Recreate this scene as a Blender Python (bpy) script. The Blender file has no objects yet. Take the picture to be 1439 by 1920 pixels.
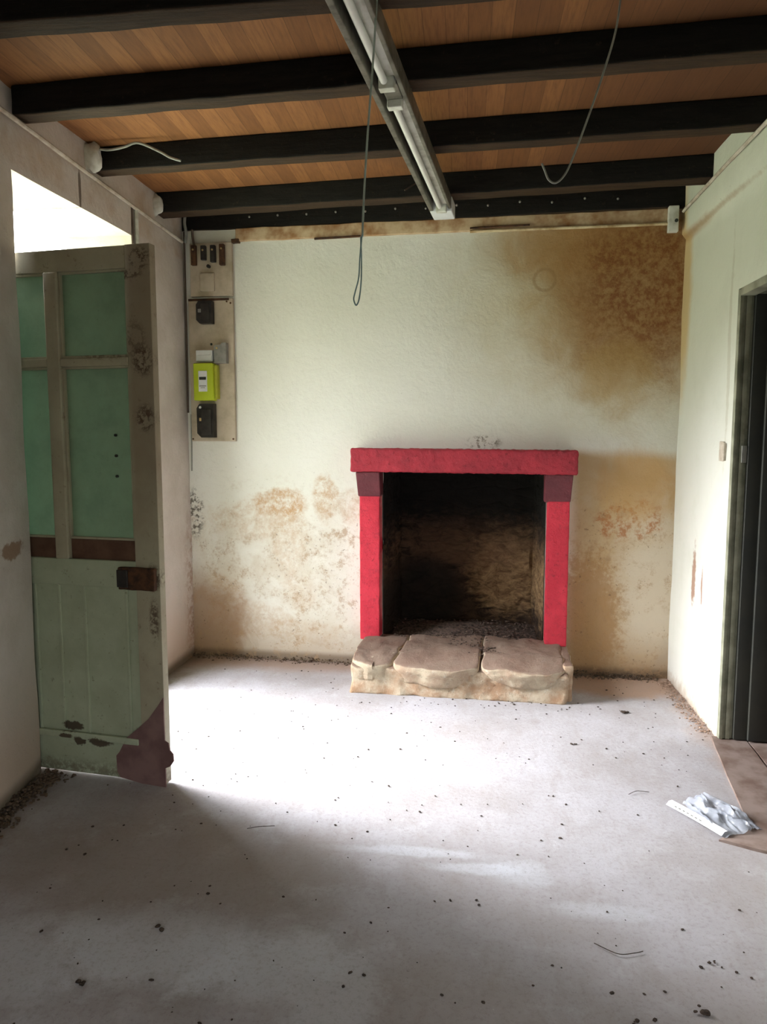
import bpy, bmesh, math, random
from mathutils import Vector, Matrix, noise
random.seed(7)
S = bpy.context.scene
COL = S.collection

# ------------------------------------------------------------------ camera
CAMZ = 1.5
cd = bpy.data.cameras.new('camera'); cam = bpy.data.objects.new('camera', cd); COL.objects.link(cam)
cd.sensor_fit = 'VERTICAL'; cd.sensor_height = 24.0; cd.lens = 24.0*1390/1920; cd.clip_start = .05
cam.location = (0, 0, CAMZ)
cam.rotation_euler = (math.radians(90-6.1), 0, math.radians(6.12))
S.camera = cam

# ------------------------------------------------------------------ sky, light, exposure
w = bpy.data.worlds.new('world'); S.world = w; w.use_nodes = True
wn = w.node_tree.nodes; wl = w.node_tree.links; wn.clear()
wo = wn.new('ShaderNodeOutputWorld'); bg = wn.new('ShaderNodeBackground')
bg.inputs['Strength'].default_value = 13.0     # overcast sky, brighter overhead, dim low down where the garden hides it
wt = wn.new('ShaderNodeTexCoord'); wsx = wn.new('ShaderNodeSeparateXYZ'); wr = wn.new('ShaderNodeValToRGB')
wl.new(wt.outputs['Generated'], wsx.inputs[0]); wl.new(wsx.outputs[2], wr.inputs[0]); wl.new(wr.outputs[0], bg.inputs['Color'])
el = wr.color_ramp.elements; el[0].position = 0.0; el[0].color = (.22, .24, .18, 1); el[1].position = .75; el[1].color = (1.9, 1.97, 2.1, 1)
e_ = el.new(.16); e_.color = (.62, .64, .60, 1); e_ = el.new(.32); e_.color = (1.15, 1.2, 1.25, 1)
sl = bpy.data.lights.new('hazy_sun', 'SUN'); sl.energy = 26.0; sl.angle = math.radians(44); sl.color = (.98, .98, 1.0)
so = bpy.data.objects.new('hazy_sun', sl); COL.objects.link(so)
so.rotation_euler = Vector((1, -.17, -.54)).to_track_quat('-Z', 'Y').to_euler()
wl.new(bg.outputs[0], wo.inputs[0])
S.view_settings.view_transform = 'Standard'; S.view_settings.look = 'None'
S.view_settings.exposure = 0.0; S.view_settings.gamma = 1.0; S.view_settings.use_curve_mapping = False

def portal(name, loc, rot, sx, sy):
    l = bpy.data.lights.new(name, 'AREA'); l.shape = 'RECTANGLE'; l.size = sx; l.size_y = sy
    l.cycles.is_portal = True
    o = bpy.data.objects.new(name, l); o.location = loc; o.rotation_euler = rot; COL.objects.link(o)
portal('doorway_sky_portal', (-2.17, 3.5, 1.28), (0, math.radians(-90), 0), 2.58, 1.05)
portal('rear_window_sky_portal', (.4, -1.85, 1.45), (math.radians(90), 0, 0), 1.0, 1.5)

# ------------------------------------------------------------------ node helper
class NT:
    def __init__(s, name):
        s.m = bpy.data.materials.new(name); s.m.use_nodes = True
        s.t = s.m.node_tree; s.t.nodes.clear()
        s.out = s.t.nodes.new('ShaderNodeOutputMaterial')
        s.tc = s.t.nodes.new('ShaderNodeTexCoord')
        s.obj = s.tc.outputs['Object']
        s.sep = None
    def lk(s, v, sock):
        if isinstance(v, bpy.types.NodeSocket): s.t.links.new(v, sock)
        elif isinstance(v, (tuple, list)):
            sock.default_value = tuple(v)+((1,) if len(v) == 3 and len(sock.default_value) == 4 else ())
        else: sock.default_value = v
    def math(s, op, a, b=0.0, clamp=False):
        n = s.t.nodes.new('ShaderNodeMath'); n.operation = op; n.use_clamp = clamp
        s.lk(a, n.inputs[0]); s.lk(b, n.inputs[1]); return n.outputs[0]
    def xyz(s):
        if not s.sep:
            n = s.t.nodes.new('ShaderNodeSeparateXYZ'); s.t.links.new(s.obj, n.inputs[0]); s.sep = n.outputs
        return s.sep
    def noise(s, scale, detail=4, rough=.6, stretch=None, dist=0, off=0):
        n = s.t.nodes.new('ShaderNodeTexNoise'); n.inputs['Scale'].default_value = scale
        n.inputs['Detail'].default_value = detail; n.inputs['Roughness'].default_value = rough
        n.inputs['Distortion'].default_value = dist
        m = s.t.nodes.new('ShaderNodeMapping'); s.t.links.new(s.obj, m.inputs[0])
        m.inputs['Scale'].default_value = stretch or (1, 1, 1); m.inputs['Location'].default_value = (off, off*.7, off*1.3)
        s.t.links.new(m.outputs[0], n.inputs['Vector']); return n.outputs['Fac']
    def voro(s, scale, stretch=None, feature='F1', rnd=1.0):
        n = s.t.nodes.new('ShaderNodeTexVoronoi'); n.inputs['Scale'].default_value = scale; n.feature = feature
        n.inputs['Randomness'].default_value = rnd
        m = s.t.nodes.new('ShaderNodeMapping'); s.t.links.new(s.obj, m.inputs[0])
        m.inputs['Scale'].default_value = stretch or (1, 1, 1)
        s.t.links.new(m.outputs[0], n.inputs['Vector']); return n.outputs['Distance']
    def ramp(s, v, a, b, lo=0.0, hi=1.0, smooth=True):
        n = s.t.nodes.new('ShaderNodeMapRange'); n.interpolation_type = 'SMOOTHSTEP' if smooth else 'LINEAR'
        s.lk(v, n.inputs['Value'])
        if a > b: a, b, lo, hi = b, a, hi, lo
        n.inputs['From Min'].default_value = a; n.inputs['From Max'].default_value = b
        n.inputs['To Min'].default_value = lo; n.inputs['To Max'].default_value = hi
        return n.outputs['Result']
    def mix(s, f, a, b):
        n = s.t.nodes.new('ShaderNodeMix'); n.data_type = 'RGBA'
        s.lk(f, n.inputs[0]); s.lk(a, n.inputs[6]); s.lk(b, n.inputs[7]); return n.outputs[2]
    def blob(s, ax, ca, cb, ra, rb, nz, amt, soft=.5):
        """patch around (ca,cb) on axes ax ('xz','xy'), edge broken up by the noise nz"""
        c = s.xyz(); I = {'x': 0, 'y': 1, 'z': 2}
        a = s.math('DIVIDE', s.math('SUBTRACT', c[I[ax[0]]], ca), ra)
        b = s.math('DIVIDE', s.math('SUBTRACT', c[I[ax[1]]], cb), rb)
        d = s.math('SQRT', s.math('ADD', s.math('MULTIPLY', a, a), s.math('MULTIPLY', b, b)))
        d = s.math('ADD', d, s.math('MULTIPLY', s.math('SUBTRACT', nz, .5), amt))
        return s.ramp(d, 1+soft/2, 1-soft/2)
    def finish(s, color, rough=.8, bump=None, bstr=.3, bdist=.01, metal=0.0, spec=.3, **kw):
        p = s.t.nodes.new('ShaderNodeBsdfPrincipled')
        s.lk(color, p.inputs['Base Color']); s.lk(rough, p.inputs['Roughness']); s.lk(metal, p.inputs['Metallic'])
        p.inputs['Specular IOR Level'].default_value = spec
        for k, v in kw.items(): s.lk(v, p.inputs[k])
        if bump is not None:
            b = s.t.nodes.new('ShaderNodeBump'); b.inputs['Strength'].default_value = bstr; b.inputs['Distance'].default_value = bdist
            s.t.links.new(bump, b.inputs['Height']); s.t.links.new(b.outputs[0], p.inputs['Normal'])
        s.t.links.new(p.outputs[0], s.out.inputs[0]); s.p = p
        return s.m

def lin(r, g, b):
    f = lambda c: (c/255/12.92) if c/255 <= .04045 else ((c/255+.055)/1.055)**2.4
    return (f(r), f(g), f(b))
def simple(name, rgb, rough=.6, metal=0.0, var=.25, scale=30, dark=None, bstr=.15, spec=.3):
    t = NT(name); n = t.noise(scale, 4)
    c = lin(*rgb); d = lin(*dark) if dark else tuple(v*(1-var) for v in c)
    return t.finish(t.mix(t.ramp(n, .35, .7), c, d), rough, n, bstr, .003, metal, spec)

# ------------------------------------------------------------------ materials
def m_back_wall():
    t = NT('stained_limewash'); c = t.xyz()
    nb = t.noise(1.1, 3, .5); nm = t.noise(4.5, 8, .68, dist=.4); nf = t.noise(26, 6, .75, off=3); ns = t.noise(70, 3, .6, off=9)
    nv = t.noise(6, 6, .7, (1.6, 1, .5), off=5)
    col = t.mix(t.ramp(nb, .3, .7), lin(228, 226, 220), lin(220, 218, 208))
    col = t.mix(t.math('MULTIPLY', t.ramp(nf, .55, .75), .25), col, lin(196, 194, 180))
    # yellow bloom and the big brown damp stain in the top right corner
    col = t.mix(t.math('MULTIPLY', t.blob('xz', 2.72, 2.42, .80, .74, nm, .7, 1.3), .8), col, lin(190, 172, 128))
    b1 = t.blob('xz', 2.76, 2.34, .50, .56, nm, .9, 1.1)
    col = t.mix(t.math('MULTIPLY', b1, .85), col, lin(160, 120, 72))
    b1b = t.blob('xz', 2.50, 2.62, .48, .20, nm, .9, 1.1)
    col = t.mix(t.math('MULTIPLY', b1b, .7), col, lin(165, 124, 74))
    b2 = t.math('MULTIPLY', t.blob('xz', 2.84, 2.34, .34, .44, nm, 1.4, 1.1), t.ramp(nf, .30, .70))
    col = t.mix(t.math('MULTIPLY', b2, .9), col, lin(116, 66, 32))
    col = t.mix(t.math('MULTIPLY', t.math('MULTIPLY', b1, t.ramp(nf, .60, .74)), .35), col, lin(205, 170, 125))
    b3 = t.math('MULTIPLY', t.blob('xz', 2.72, 1.85, .2, .2, nm, 1.4, .6), .5)
    col = t.mix(b3, col, lin(178, 148, 98))
    # tan band right of the mantel
    edge = t.math('ADD', c[2], t.math('MULTIPLY', t.math('SUBTRACT', nb, .5), .12))
    right = t.ramp(c[0], 2.40, 2.52)
    low = t.math('MULTIPLY', t.ramp(edge, 1.42, 1.34), right)
    col = t.mix(t.math('MULTIPLY', low, t.ramp(nm, .2, .62, .8, 1.0)), col, lin(190, 164, 128))
    pale = t.math('MULTIPLY', t.blob('xz', 3.0, .55, .26, .50, nm, 1.2, .9), .6)
    col = t.mix(pale, col, lin(214, 206, 190))
    r1 = t.math('MULTIPLY', t.blob('xz', 2.80, .97, .20, .13, nm, 2.0, .3), t.ramp(nf, .42, .6))
    col = t.mix(t.math('MULTIPLY', r1, .8), col, lin(168, 108, 62))
    r2 = t.blob('xz', 2.85, 1.18, .22, .2, nv, 1.2, .8)
    col = t.mix(t.math('MULTIPLY', r2, .55), col, lin(196, 154, 98))
    r3 = t.math('MULTIPLY', t.blob('xz', 2.57, .33, .2, .42, nf, 2.2, .6), .6)
    col = t.mix(r3, col, lin(160, 116, 68))
    # peeling tan marks left of the fireplace
    for a, b, ra, rb, k in ((.62, 1.06, .17, .09, .85), (.93, 1.10, .08, .17, .75), (1.08, 1.03, .09, .10, .5), (.45, .93, .28, .12, .5), (.68, .78, .12, .25, .5), (.2, .45, .14, .12, .6), (.35, .25, .3, .12, .5), (.75, .45, .1, .12, .4), (.8, .2, .25, .08, .4)):
        m = t.math('MULTIPLY', t.blob('xz', a, b, ra, rb, nm, 2.0, .5), t.ramp(nf, .30, .70))
        col = t.mix(t.math('MULTIPLY', m, k), col, lin(182, 140, 94))
    lowl = t.math('MULTIPLY', t.ramp(edge, 1.15, .75), t.ramp(c[0], 1.15, .9))
    col = t.mix(t.math('MULTIPLY', lowl, t.ramp(nm, .35, .7, .15, .6)), col, lin(192, 176, 156))
    # grime rising from the floor, dark speckles on the damp plaster
    g = t.math('ADD', c[2], t.math('MULTIPLY', t.math('SUBTRACT', nm, .5), .45))
    col = t.mix(t.math('MULTIPLY', t.ramp(g, .34, .02), .55), col, lin(150, 122, 94))
    gl = t.blob('xz', .05, .12, .35, .42, nm, 1.0, .7)
    col = t.mix(t.math('MULTIPLY', gl, .8), col, lin(146, 112, 84))
    col = t.mix(t.math('MULTIPLY', t.ramp(c[2], .075, .03), .7), col, lin(96, 76, 60))
    damp = t.ramp(c[2], 1.35, .8)
    mot = t.math('MULTIPLY', t.ramp(t.noise(13, 7, .8, off=17), .50, .64), t.math('MULTIPLY', damp, t.ramp(nm, .35, .6)))
    col = t.mix(t.math('MULTIPLY', mot, .7), col, lin(166, 136, 104))
    sp = t.math('MULTIPLY', t.ramp(t.noise(42, 5, .8, off=2), .60, .66), t.math('MULTIPLY', damp, t.ramp(nm, .42, .56)))
    col = t.mix(t.math('MULTIPLY', sp, .85), col, lin(108, 84, 64))
    sp2 = t.math('MULTIPLY', t.ramp(t.noise(30, 4, .8, off=12), .68, .72), .5)
    col = t.mix(sp2, col, lin(150, 140, 128))
    # mould in the left corner
    mo = t.math('MULTIPLY', t.blob('xz', .03, .97, .07, .17, nf, 2.2, .4), t.ramp(nf, .45, .55))
    col = t.mix(t.math('MULTIPLY', mo, .85), col, lin(74, 62, 52))
    # scuffed flakes above the mantel
    fl = t.math('MULTIPLY', t.blob('xz', 1.93, 1.44, .12, .05, nf, 2.4, .3), t.ramp(nf, .48, .58))
    col = t.mix(t.math('MULTIPLY', fl, .8), col, lin(120, 108, 92))
    # old ring mark
    dx = t.math('SUBTRACT', c[0], 2.275); dz = t.math('SUBTRACT', c[2], 2.405)
    rr = t.math('SQRT', t.math('ADD', t.math('MULTIPLY', dx, dx), t.math('MULTIPLY', dz, dz)))
    ring = t.ramp(t.math('ABSOLUTE', t.math('SUBTRACT', rr, .062)), .014, .004)
    col = t.mix(t.math('MULTIPLY', ring, .5), col, lin(150, 120, 80))
    bump = t.math('ADD', t.math('MULTIPLY', nm, .8), t.math('MULTIPLY', nf, .35))
    return t.finish(col, .92, bump, .5, .02, spec=.15)

def m_left_wall():
    t = NT('dirty_pink_white_plaster'); c = t.xyz()
    nm = t.noise(4, 7, .65); nf = t.noise(24, 5, .7, off=4)
    col = t.mix(t.ramp(nm, .3, .7), lin(210, 202, 194), lin(196, 187, 177))
    g = t.math('ADD', c[2], t.math('MULTIPLY', t.math('SUBTRACT', nm, .5), .8))
    col = t.mix(t.math('MULTIPLY', t.ramp(g, .6, .05), .45), col, lin(180, 146, 114))
    col = t.mix(t.math('MULTIPLY', t.ramp(c[2], .09, .02), .8), col, lin(84, 76, 58))
    sc = t.math('MULTIPLY', t.blob('xz', 2.82, 1.02, .1, .035, nf, 2.0, .4), .8)
    col = t.mix(sc, col, lin(140, 108, 80))
    sc = t.math('MULTIPLY', t.ramp(c[2], 2.58, 2.62), t.ramp(nm, .45, .7, .1, .6))
    col = t.mix(sc, col, lin(186, 160, 132))
    cr = t.math('MULTIPLY', t.blob('xz', 3.50, 2.66, .012, .09, nf, .9, .4), .8)
    col = t.mix(cr, col, lin(88, 72, 58))
    cr = t.math('MULTIPLY', t.ramp(c[0], 4.56, 4.70), t.math('MULTIPLY', t.ramp(nf, .42, .6), t.ramp(c[2], 1.3, .5)))
    col = t.mix(t.math('MULTIPLY', cr, .6), col, lin(150, 112, 80))
    sp = t.ramp(t.noise(45, 4, .8, off=2), .66, .71)
    col = t.mix(t.math('MULTIPLY', sp, .5), col, lin(130, 112, 92))
    return t.finish(col, .92, t.math('ADD', nm, t.math('MULTIPLY', nf, .4)), .45, .02, spec=.15)

def m_right_wall():
    t = NT('cream_green_limewash'); c = t.xyz()
    nm = t.noise(3.2, 6, .62); nf = t.noise(24, 5, .7, off=4)
    # local x runs towards the camera from the back corner
    col = t.mix(t.ramp(c[2], 1.2, 2.3), lin(220, 220, 212), lin(212, 215, 198))
    col = t.mix(t.math('MULTIPLY', t.ramp(nm, .45, .75), .4), col, lin(198, 200, 184))
    y = t.math('MULTIPLY', t.blob('xz', .0, 2.35, .14, .6, nm, 1.0, .8), .8)
    col = t.mix(y, col, lin(202, 172, 112))
    y = t.math('MULTIPLY', t.blob('xz', .10, 2.61, .30, .03, nm, 2.0, 1.2), .6)
    col = t.mix(y, col, lin(172, 128, 76))
    y = t.math('MULTIPLY', t.blob('xz', .5, 2.615, .50, .010, nf, 2.0, 1.5), .5)
    col = t.mix(y, col, lin(160, 130, 92))
    for a, b, ra, rb in ((.42, .72, .03, .16), (.56, .70, .012, .10)):
        col = t.mix(t.math('MULTIPLY', t.blob('xz', a, b, ra, rb, nf, 2.0, .6), .8), col, lin(150, 104, 76))
    g = t.math('ADD', c[2], t.math('MULTIPLY', t.math('SUBTRACT', nf, .5), .15))
    col = t.mix(t.math('MULTIPLY', t.ramp(g, .10, .0), .6), col, lin(170, 142, 116))
    fl = t.math('MULTIPLY', t.ramp(t.noise(20, 5, .8, off=7), .66, .70), t.math('MULTIPLY', t.ramp(c[2], 2.45, 2.6), .7))
    col = t.mix(fl, col, lin(132, 138, 112))
    ed = t.math('MULTIPLY', t.blob('xz', .80, 1.9, .02, .5, nf, 1.4, .6), .35)
    col = t.mix(ed, col, lin(170, 164, 140))
    return t.finish(col, .9, t.math('ADD', nm, t.math('MULTIPLY', nf, .3)), .4, .02, spec=.15)

def m_floor():
    t = NT('dusty_concrete'); c = t.xyz()
    nb = t.noise(1.3, 5, .6, dist=.3); nm = t.noise(5, 7, .7); nf = t.noise(60, 6, .8, off=3)
    st = t.noise(14, 5, .7, (1, .35, 1), off=6)
    col = t.mix(t.ramp(nb, .32, .68), lin(176, 174, 179), lin(156, 151, 151))
    col = t.mix(t.math('MULTIPLY', t.ramp(nm, .5, .75), .35), col, lin(198, 198, 204))
    col = t.mix(t.math('MULTIPLY', t.ramp(st, .48, .70), .42), col, lin(152, 145, 142))
    # worn pale screed patches, tinted blue for sky light falling from behind
    for x, y, rx, ry, k in ((-.45, 1.90, .24, .15, .7), (-.34, 1.80, .12, .17, .9), (-.92, 1.95, .32, .16, .7), (.22, 2.42, .10, .07, .4), (.45, 2.25, .16, .04, .35), (-.15, 2.52, .25, .03, .5), (.05, 2.44, .15, .03, .5), (-1.35, 1.85, .3, .16, .5), (-1.1, 1.5, .5, .12, .4)):
        col = t.mix(t.math('MULTIPLY', t.blob('xy', x, y, rx, ry, nm, 2.8, .8), k), col, lin(200, 204, 212))
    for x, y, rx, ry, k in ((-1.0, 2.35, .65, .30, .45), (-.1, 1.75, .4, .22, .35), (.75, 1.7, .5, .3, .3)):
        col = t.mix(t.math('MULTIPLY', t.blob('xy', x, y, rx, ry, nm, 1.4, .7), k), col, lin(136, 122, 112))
    # earthy margins at the wall feet
    e = t.math('ADD', c[1], t.math('MULTIPLY', t.math('SUBTRACT', nm, .5), .3))
    col = t.mix(t.math('MULTIPLY', t.ramp(e, 4.38, 4.62), .75), col, lin(152, 126, 108))
    e = t.math('ADD', c[0], t.math('MULTIPLY', t.math('SUBTRACT', nm, .5), .25))
    col = t.mix(t.math('MULTIPLY', t.ramp(e, 1.12, 1.24), .6), col, lin(160, 138, 122))
    col = t.mix(t.math('MULTIPLY', t.ramp(e, -1.64, -1.80), .7), col, lin(112, 96, 78))
    rb = t.math('MULTIPLY', t.blob('xy', .95, 4.42, .34, .22, nm, .8, .6), .8)
    col = t.mix(rb, col, lin(158, 128, 104))
    col = t.mix(t.math('MULTIPLY', t.ramp(nf, .48, .66), .35), col, lin(128, 118, 112))
    sp = t.ramp(t.noise(26, 6, .85, off=31), .64, .68)
    col = t.mix(t.math('MULTIPLY', sp, .45), col, lin(112, 102, 98))
    sp = t.ramp(t.noise(60, 4, .8, off=14), .68, .72)
    col = t.mix(t.math('MULTIPLY', sp, .4), col, lin(214, 210, 204))
    return t.finish(col, .88, t.math('ADD', nm, t.math('MULTIPLY', nf, .5)), .35, .012, spec=.2)

def m_boards():
    t = NT('ceiling_boards'); c = t.xyz()
    u = t.math('DIVIDE', c[0], .078); fr = t.math('FRACT', t.math('ADD', u, 50)); idx = t.math('FLOOR', u)
    wn_ = t.t.nodes.new('ShaderNodeTexWhiteNoise'); wn_.noise_dimensions = '1D'; t.t.links.new(idx, wn_.inputs['W'])
    r = wn_.outputs['Value']
    g = t.noise(9, 7, .7, (9, .7, 1), dist=.3)
    col = t.mix(r, lin(148, 100, 60), lin(122, 80, 47))
    col = t.mix(t.math('MULTIPLY', t.ramp(g, .35, .75), .6), col, lin(98, 64, 42))
    col = t.mix(t.math('MULTIPLY', t.ramp(t.noise(1.2, 4, .6), .5, .75), .5), col, lin(102, 70, 50))
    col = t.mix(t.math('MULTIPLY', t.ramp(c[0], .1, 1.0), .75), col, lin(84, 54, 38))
    gap = t.math('LESS_THAN', fr, .035)
    col = t.mix(t.math('MULTIPLY', gap, .4), col, lin(52, 34, 24))
    return t.finish(col, .75, t.math('SUBTRACT', t.math('MULTIPLY', g, .3), gap), .4, .006, spec=.25)

def m_beam():
    t = NT('dark_oak')
    g = t.noise(8, 6, .7, (.6, 6, 6)); n = t.noise(30, 4, .7)
    col = t.mix(t.ramp(g, .3, .7), lin(30, 27, 24), lin(19, 18, 16))
    col = t.mix(t.math('MULTIPLY', t.ramp(n, .62, .7), .4), col, lin(60, 50, 40))
    ge = t.t.nodes.new('ShaderNodeNewGeometry')      # undersides browner and lighter than the sides
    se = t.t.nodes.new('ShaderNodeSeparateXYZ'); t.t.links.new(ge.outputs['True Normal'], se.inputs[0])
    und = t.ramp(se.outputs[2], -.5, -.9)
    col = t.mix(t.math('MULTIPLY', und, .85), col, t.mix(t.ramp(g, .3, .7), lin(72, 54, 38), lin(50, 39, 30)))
    return t.finish(col, .8, t.math('ADD', g, n), .5, .008, spec=.2)

def m_door_paint(name, base, worn):
    t = NT(name); c = t.xyz()
    nm = t.noise(5, 6, .65); nf = t.noise(34, 5, .75, off=2)
    col = t.mix(t.ramp(nm, .3, .7), lin(*base), lin(*worn))
    col = t.mix(t.math('MULTIPLY', t.ramp(nf, .6, .68), .5), col, lin(112, 96, 76))
    # brown weathered free stile with rotten spots
    st = t.math('MULTIPLY', t.ramp(c[0], .79, .83), t.ramp(c[2], 1.0, 1.4))
    col = t.mix(t.math('MULTIPLY', st, .55), col, lin(132, 112, 92))
    for a, b, ra, rb, k in ((.87, 1.79, .05, .07, .9), (.875, 1.56, .045, .06, .9), (.87, 2.19, .05, .05, .9), (.80, 2.13, .09, .02, .8), (.84, 1.88, .05, .07, .5), (.70, 1.82, .14, .025, .6), (.885, .90, .04, .06, .9), (.885, .72, .025, .10, .8)):
        m = t.blob('xz', a, b, ra, rb, nf, 3.0, .5)
        m = t.math('MULTIPLY', m, t.ramp(nf, .44, .56))
        col = t.mix(t.math('MULTIPLY', m, k), col, lin(76, 54, 40))
    for a, b, ra, rb in ((.60, .165, .055, .02), (.50, .16, .03, .02), (.44, .18, .03, .012), (.46, .22, .05, .02)):
        col = t.mix(t.math('MULTIPLY', t.blob('xz', a, b, ra, rb, nf, 2.0, .3), .9), col, lin(70, 52, 40))
    m = t.math('MULTIPLY', t.ramp(c[2], .10, .03), t.ramp(nf, .4, .55))
    col = t.mix(t.math('MULTIPLY', m, .6), col, lin(96, 82, 64))
    return t.finish(col, .6, t.math('ADD', nm, t.math('MULTIPLY', nf, .6)), .3, .004, spec=.3)

def m_pane():
    t = NT('dirty_green_glass'); n = t.noise(6, 6, .7); nf = t.noise(40, 4, .8)
    col = t.mix(t.ramp(n, .35, .7), lin(136, 148, 122), lin(116, 126, 102))
    col = t.mix(t.math('MULTIPLY', t.ramp(nf, .66, .70), .7), col, lin(66, 74, 56))
    t.finish(col, .35, nf, .1, .002, spec=.4)
    tr = t.t.nodes.new('ShaderNodeBsdfTranslucent'); t.lk(lin(156, 180, 162), tr.inputs[0])
    mx = t.t.nodes.new('ShaderNodeMixShader'); mx.inputs[0].default_value = .25
    t.t.links.new(t.p.outputs[0], mx.inputs[1]); t.t.links.new(tr.outputs[0], mx.inputs[2])
    t.t.links.new(mx.outputs[0], t.out.inputs[0]); return t.m

def m_red(name, a, b):
    t = NT(name); n = t.noise(38, 6, .75); m = t.noise(6, 4)
    col = t.mix(t.ramp(m, .35, .65), lin(*a), lin(*b))
    col = t.mix(t.math('MULTIPLY', t.ramp(n, .6, .66), .6), col, lin(112, 14, 30))
    col = t.mix(t.math('MULTIPLY', t.ramp(n, .36, .30), .35), col, lin(236, 120, 132))
    k = t.noise(16, 5, .8, off=8)
    col = t.mix(t.math('MULTIPLY', t.ramp(k, .5, .68), .3), col, lin(96, 30, 44))
    return t.finish(col, .5, n, 1.0, .012, spec=.4)

def m_granite(name='hearth_granite', a=(206, 192, 168), b=(178, 152, 130)):
    t = NT(name); n = t.noise(60, 6, .8); m = t.noise(7, 6, .7); k = t.noise(22, 5, .8, off=5)
    col = t.mix(t.ramp(m, .32, .68), lin(*a), lin(*b))
    col = t.mix(t.math('MULTIPLY', t.ramp(n, .56, .66), .55), col, lin(128, 116, 104))
    col = t.mix(t.math('MULTIPLY', t.ramp(k, .58, .68), .5), col, lin(222, 216, 204))
    col = t.mix(t.math('MULTIPLY', t.ramp(t.noise(5, 5, .7, off=21), .55, .68), .5), col, lin(168, 120, 84))
    ge = t.t.nodes.new('ShaderNodeNewGeometry')      # trodden soot and earth lies on the level tops
    se = t.t.nodes.new('ShaderNodeSeparateXYZ'); t.t.links.new(ge.outputs['Normal'], se.inputs[0])
    col = t.mix(t.math('MULTIPLY', t.ramp(se.outputs[2], .4, .9), .8), col, lin(120, 96, 86))
    return t.finish(col, .9, t.math('ADD', n, m), .7, .012, spec=.2)

def m_firebox():
    t = NT('sooty_rubble_stone'); c = t.xyz()
    n = t.noise(9, 7, .75, (1, 1, 2.2), dist=.6); k = t.noise(13, 7, .8, (1, 1, 1.8), dist=.8)
    v = t.voro(4.5, (1, 1, 2.4), 'DISTANCE_TO_EDGE')
    col = t.mix(t.ramp(n, .35, .7), lin(92, 72, 58), lin(48, 40, 36))
    bare = t.blob('xz', 2.10, .55, .26, .30, n, 1.6, .5)
    col = t.mix(t.math('MULTIPLY', bare, .9), col, t.mix(t.ramp(k, .28, .72), lin(196, 160, 120), lin(100, 72, 52)))
    mid = t.math('MULTIPLY', t.blob('xz', 1.85, .78, .5, .22, n, 2.0, .6), .6)
    col = t.mix(mid, col, lin(120, 92, 72))
    soot = t.ramp(t.math('ADD', c[2], t.math('MULTIPLY', n, .3)), .80, 1.15)
    col = t.mix(t.math('MULTIPLY', soot, .96), col, lin(34, 33, 32))
    lows = t.blob('xz', 1.52, .35, .25, .28, n, 1.0, .6)
    col = t.mix(t.math('MULTIPLY', lows, .85), col, lin(46, 43, 40))
    col = t.mix(t.math('MULTIPLY', t.ramp(v, .06, .0), .15), col, lin(22, 18, 16))
    return t.finish(col, .95, t.math('ADD', t.math('MULTIPLY', t.ramp(v, 0, .12), .2), n), 1.0, .03, spec=.1)

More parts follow.
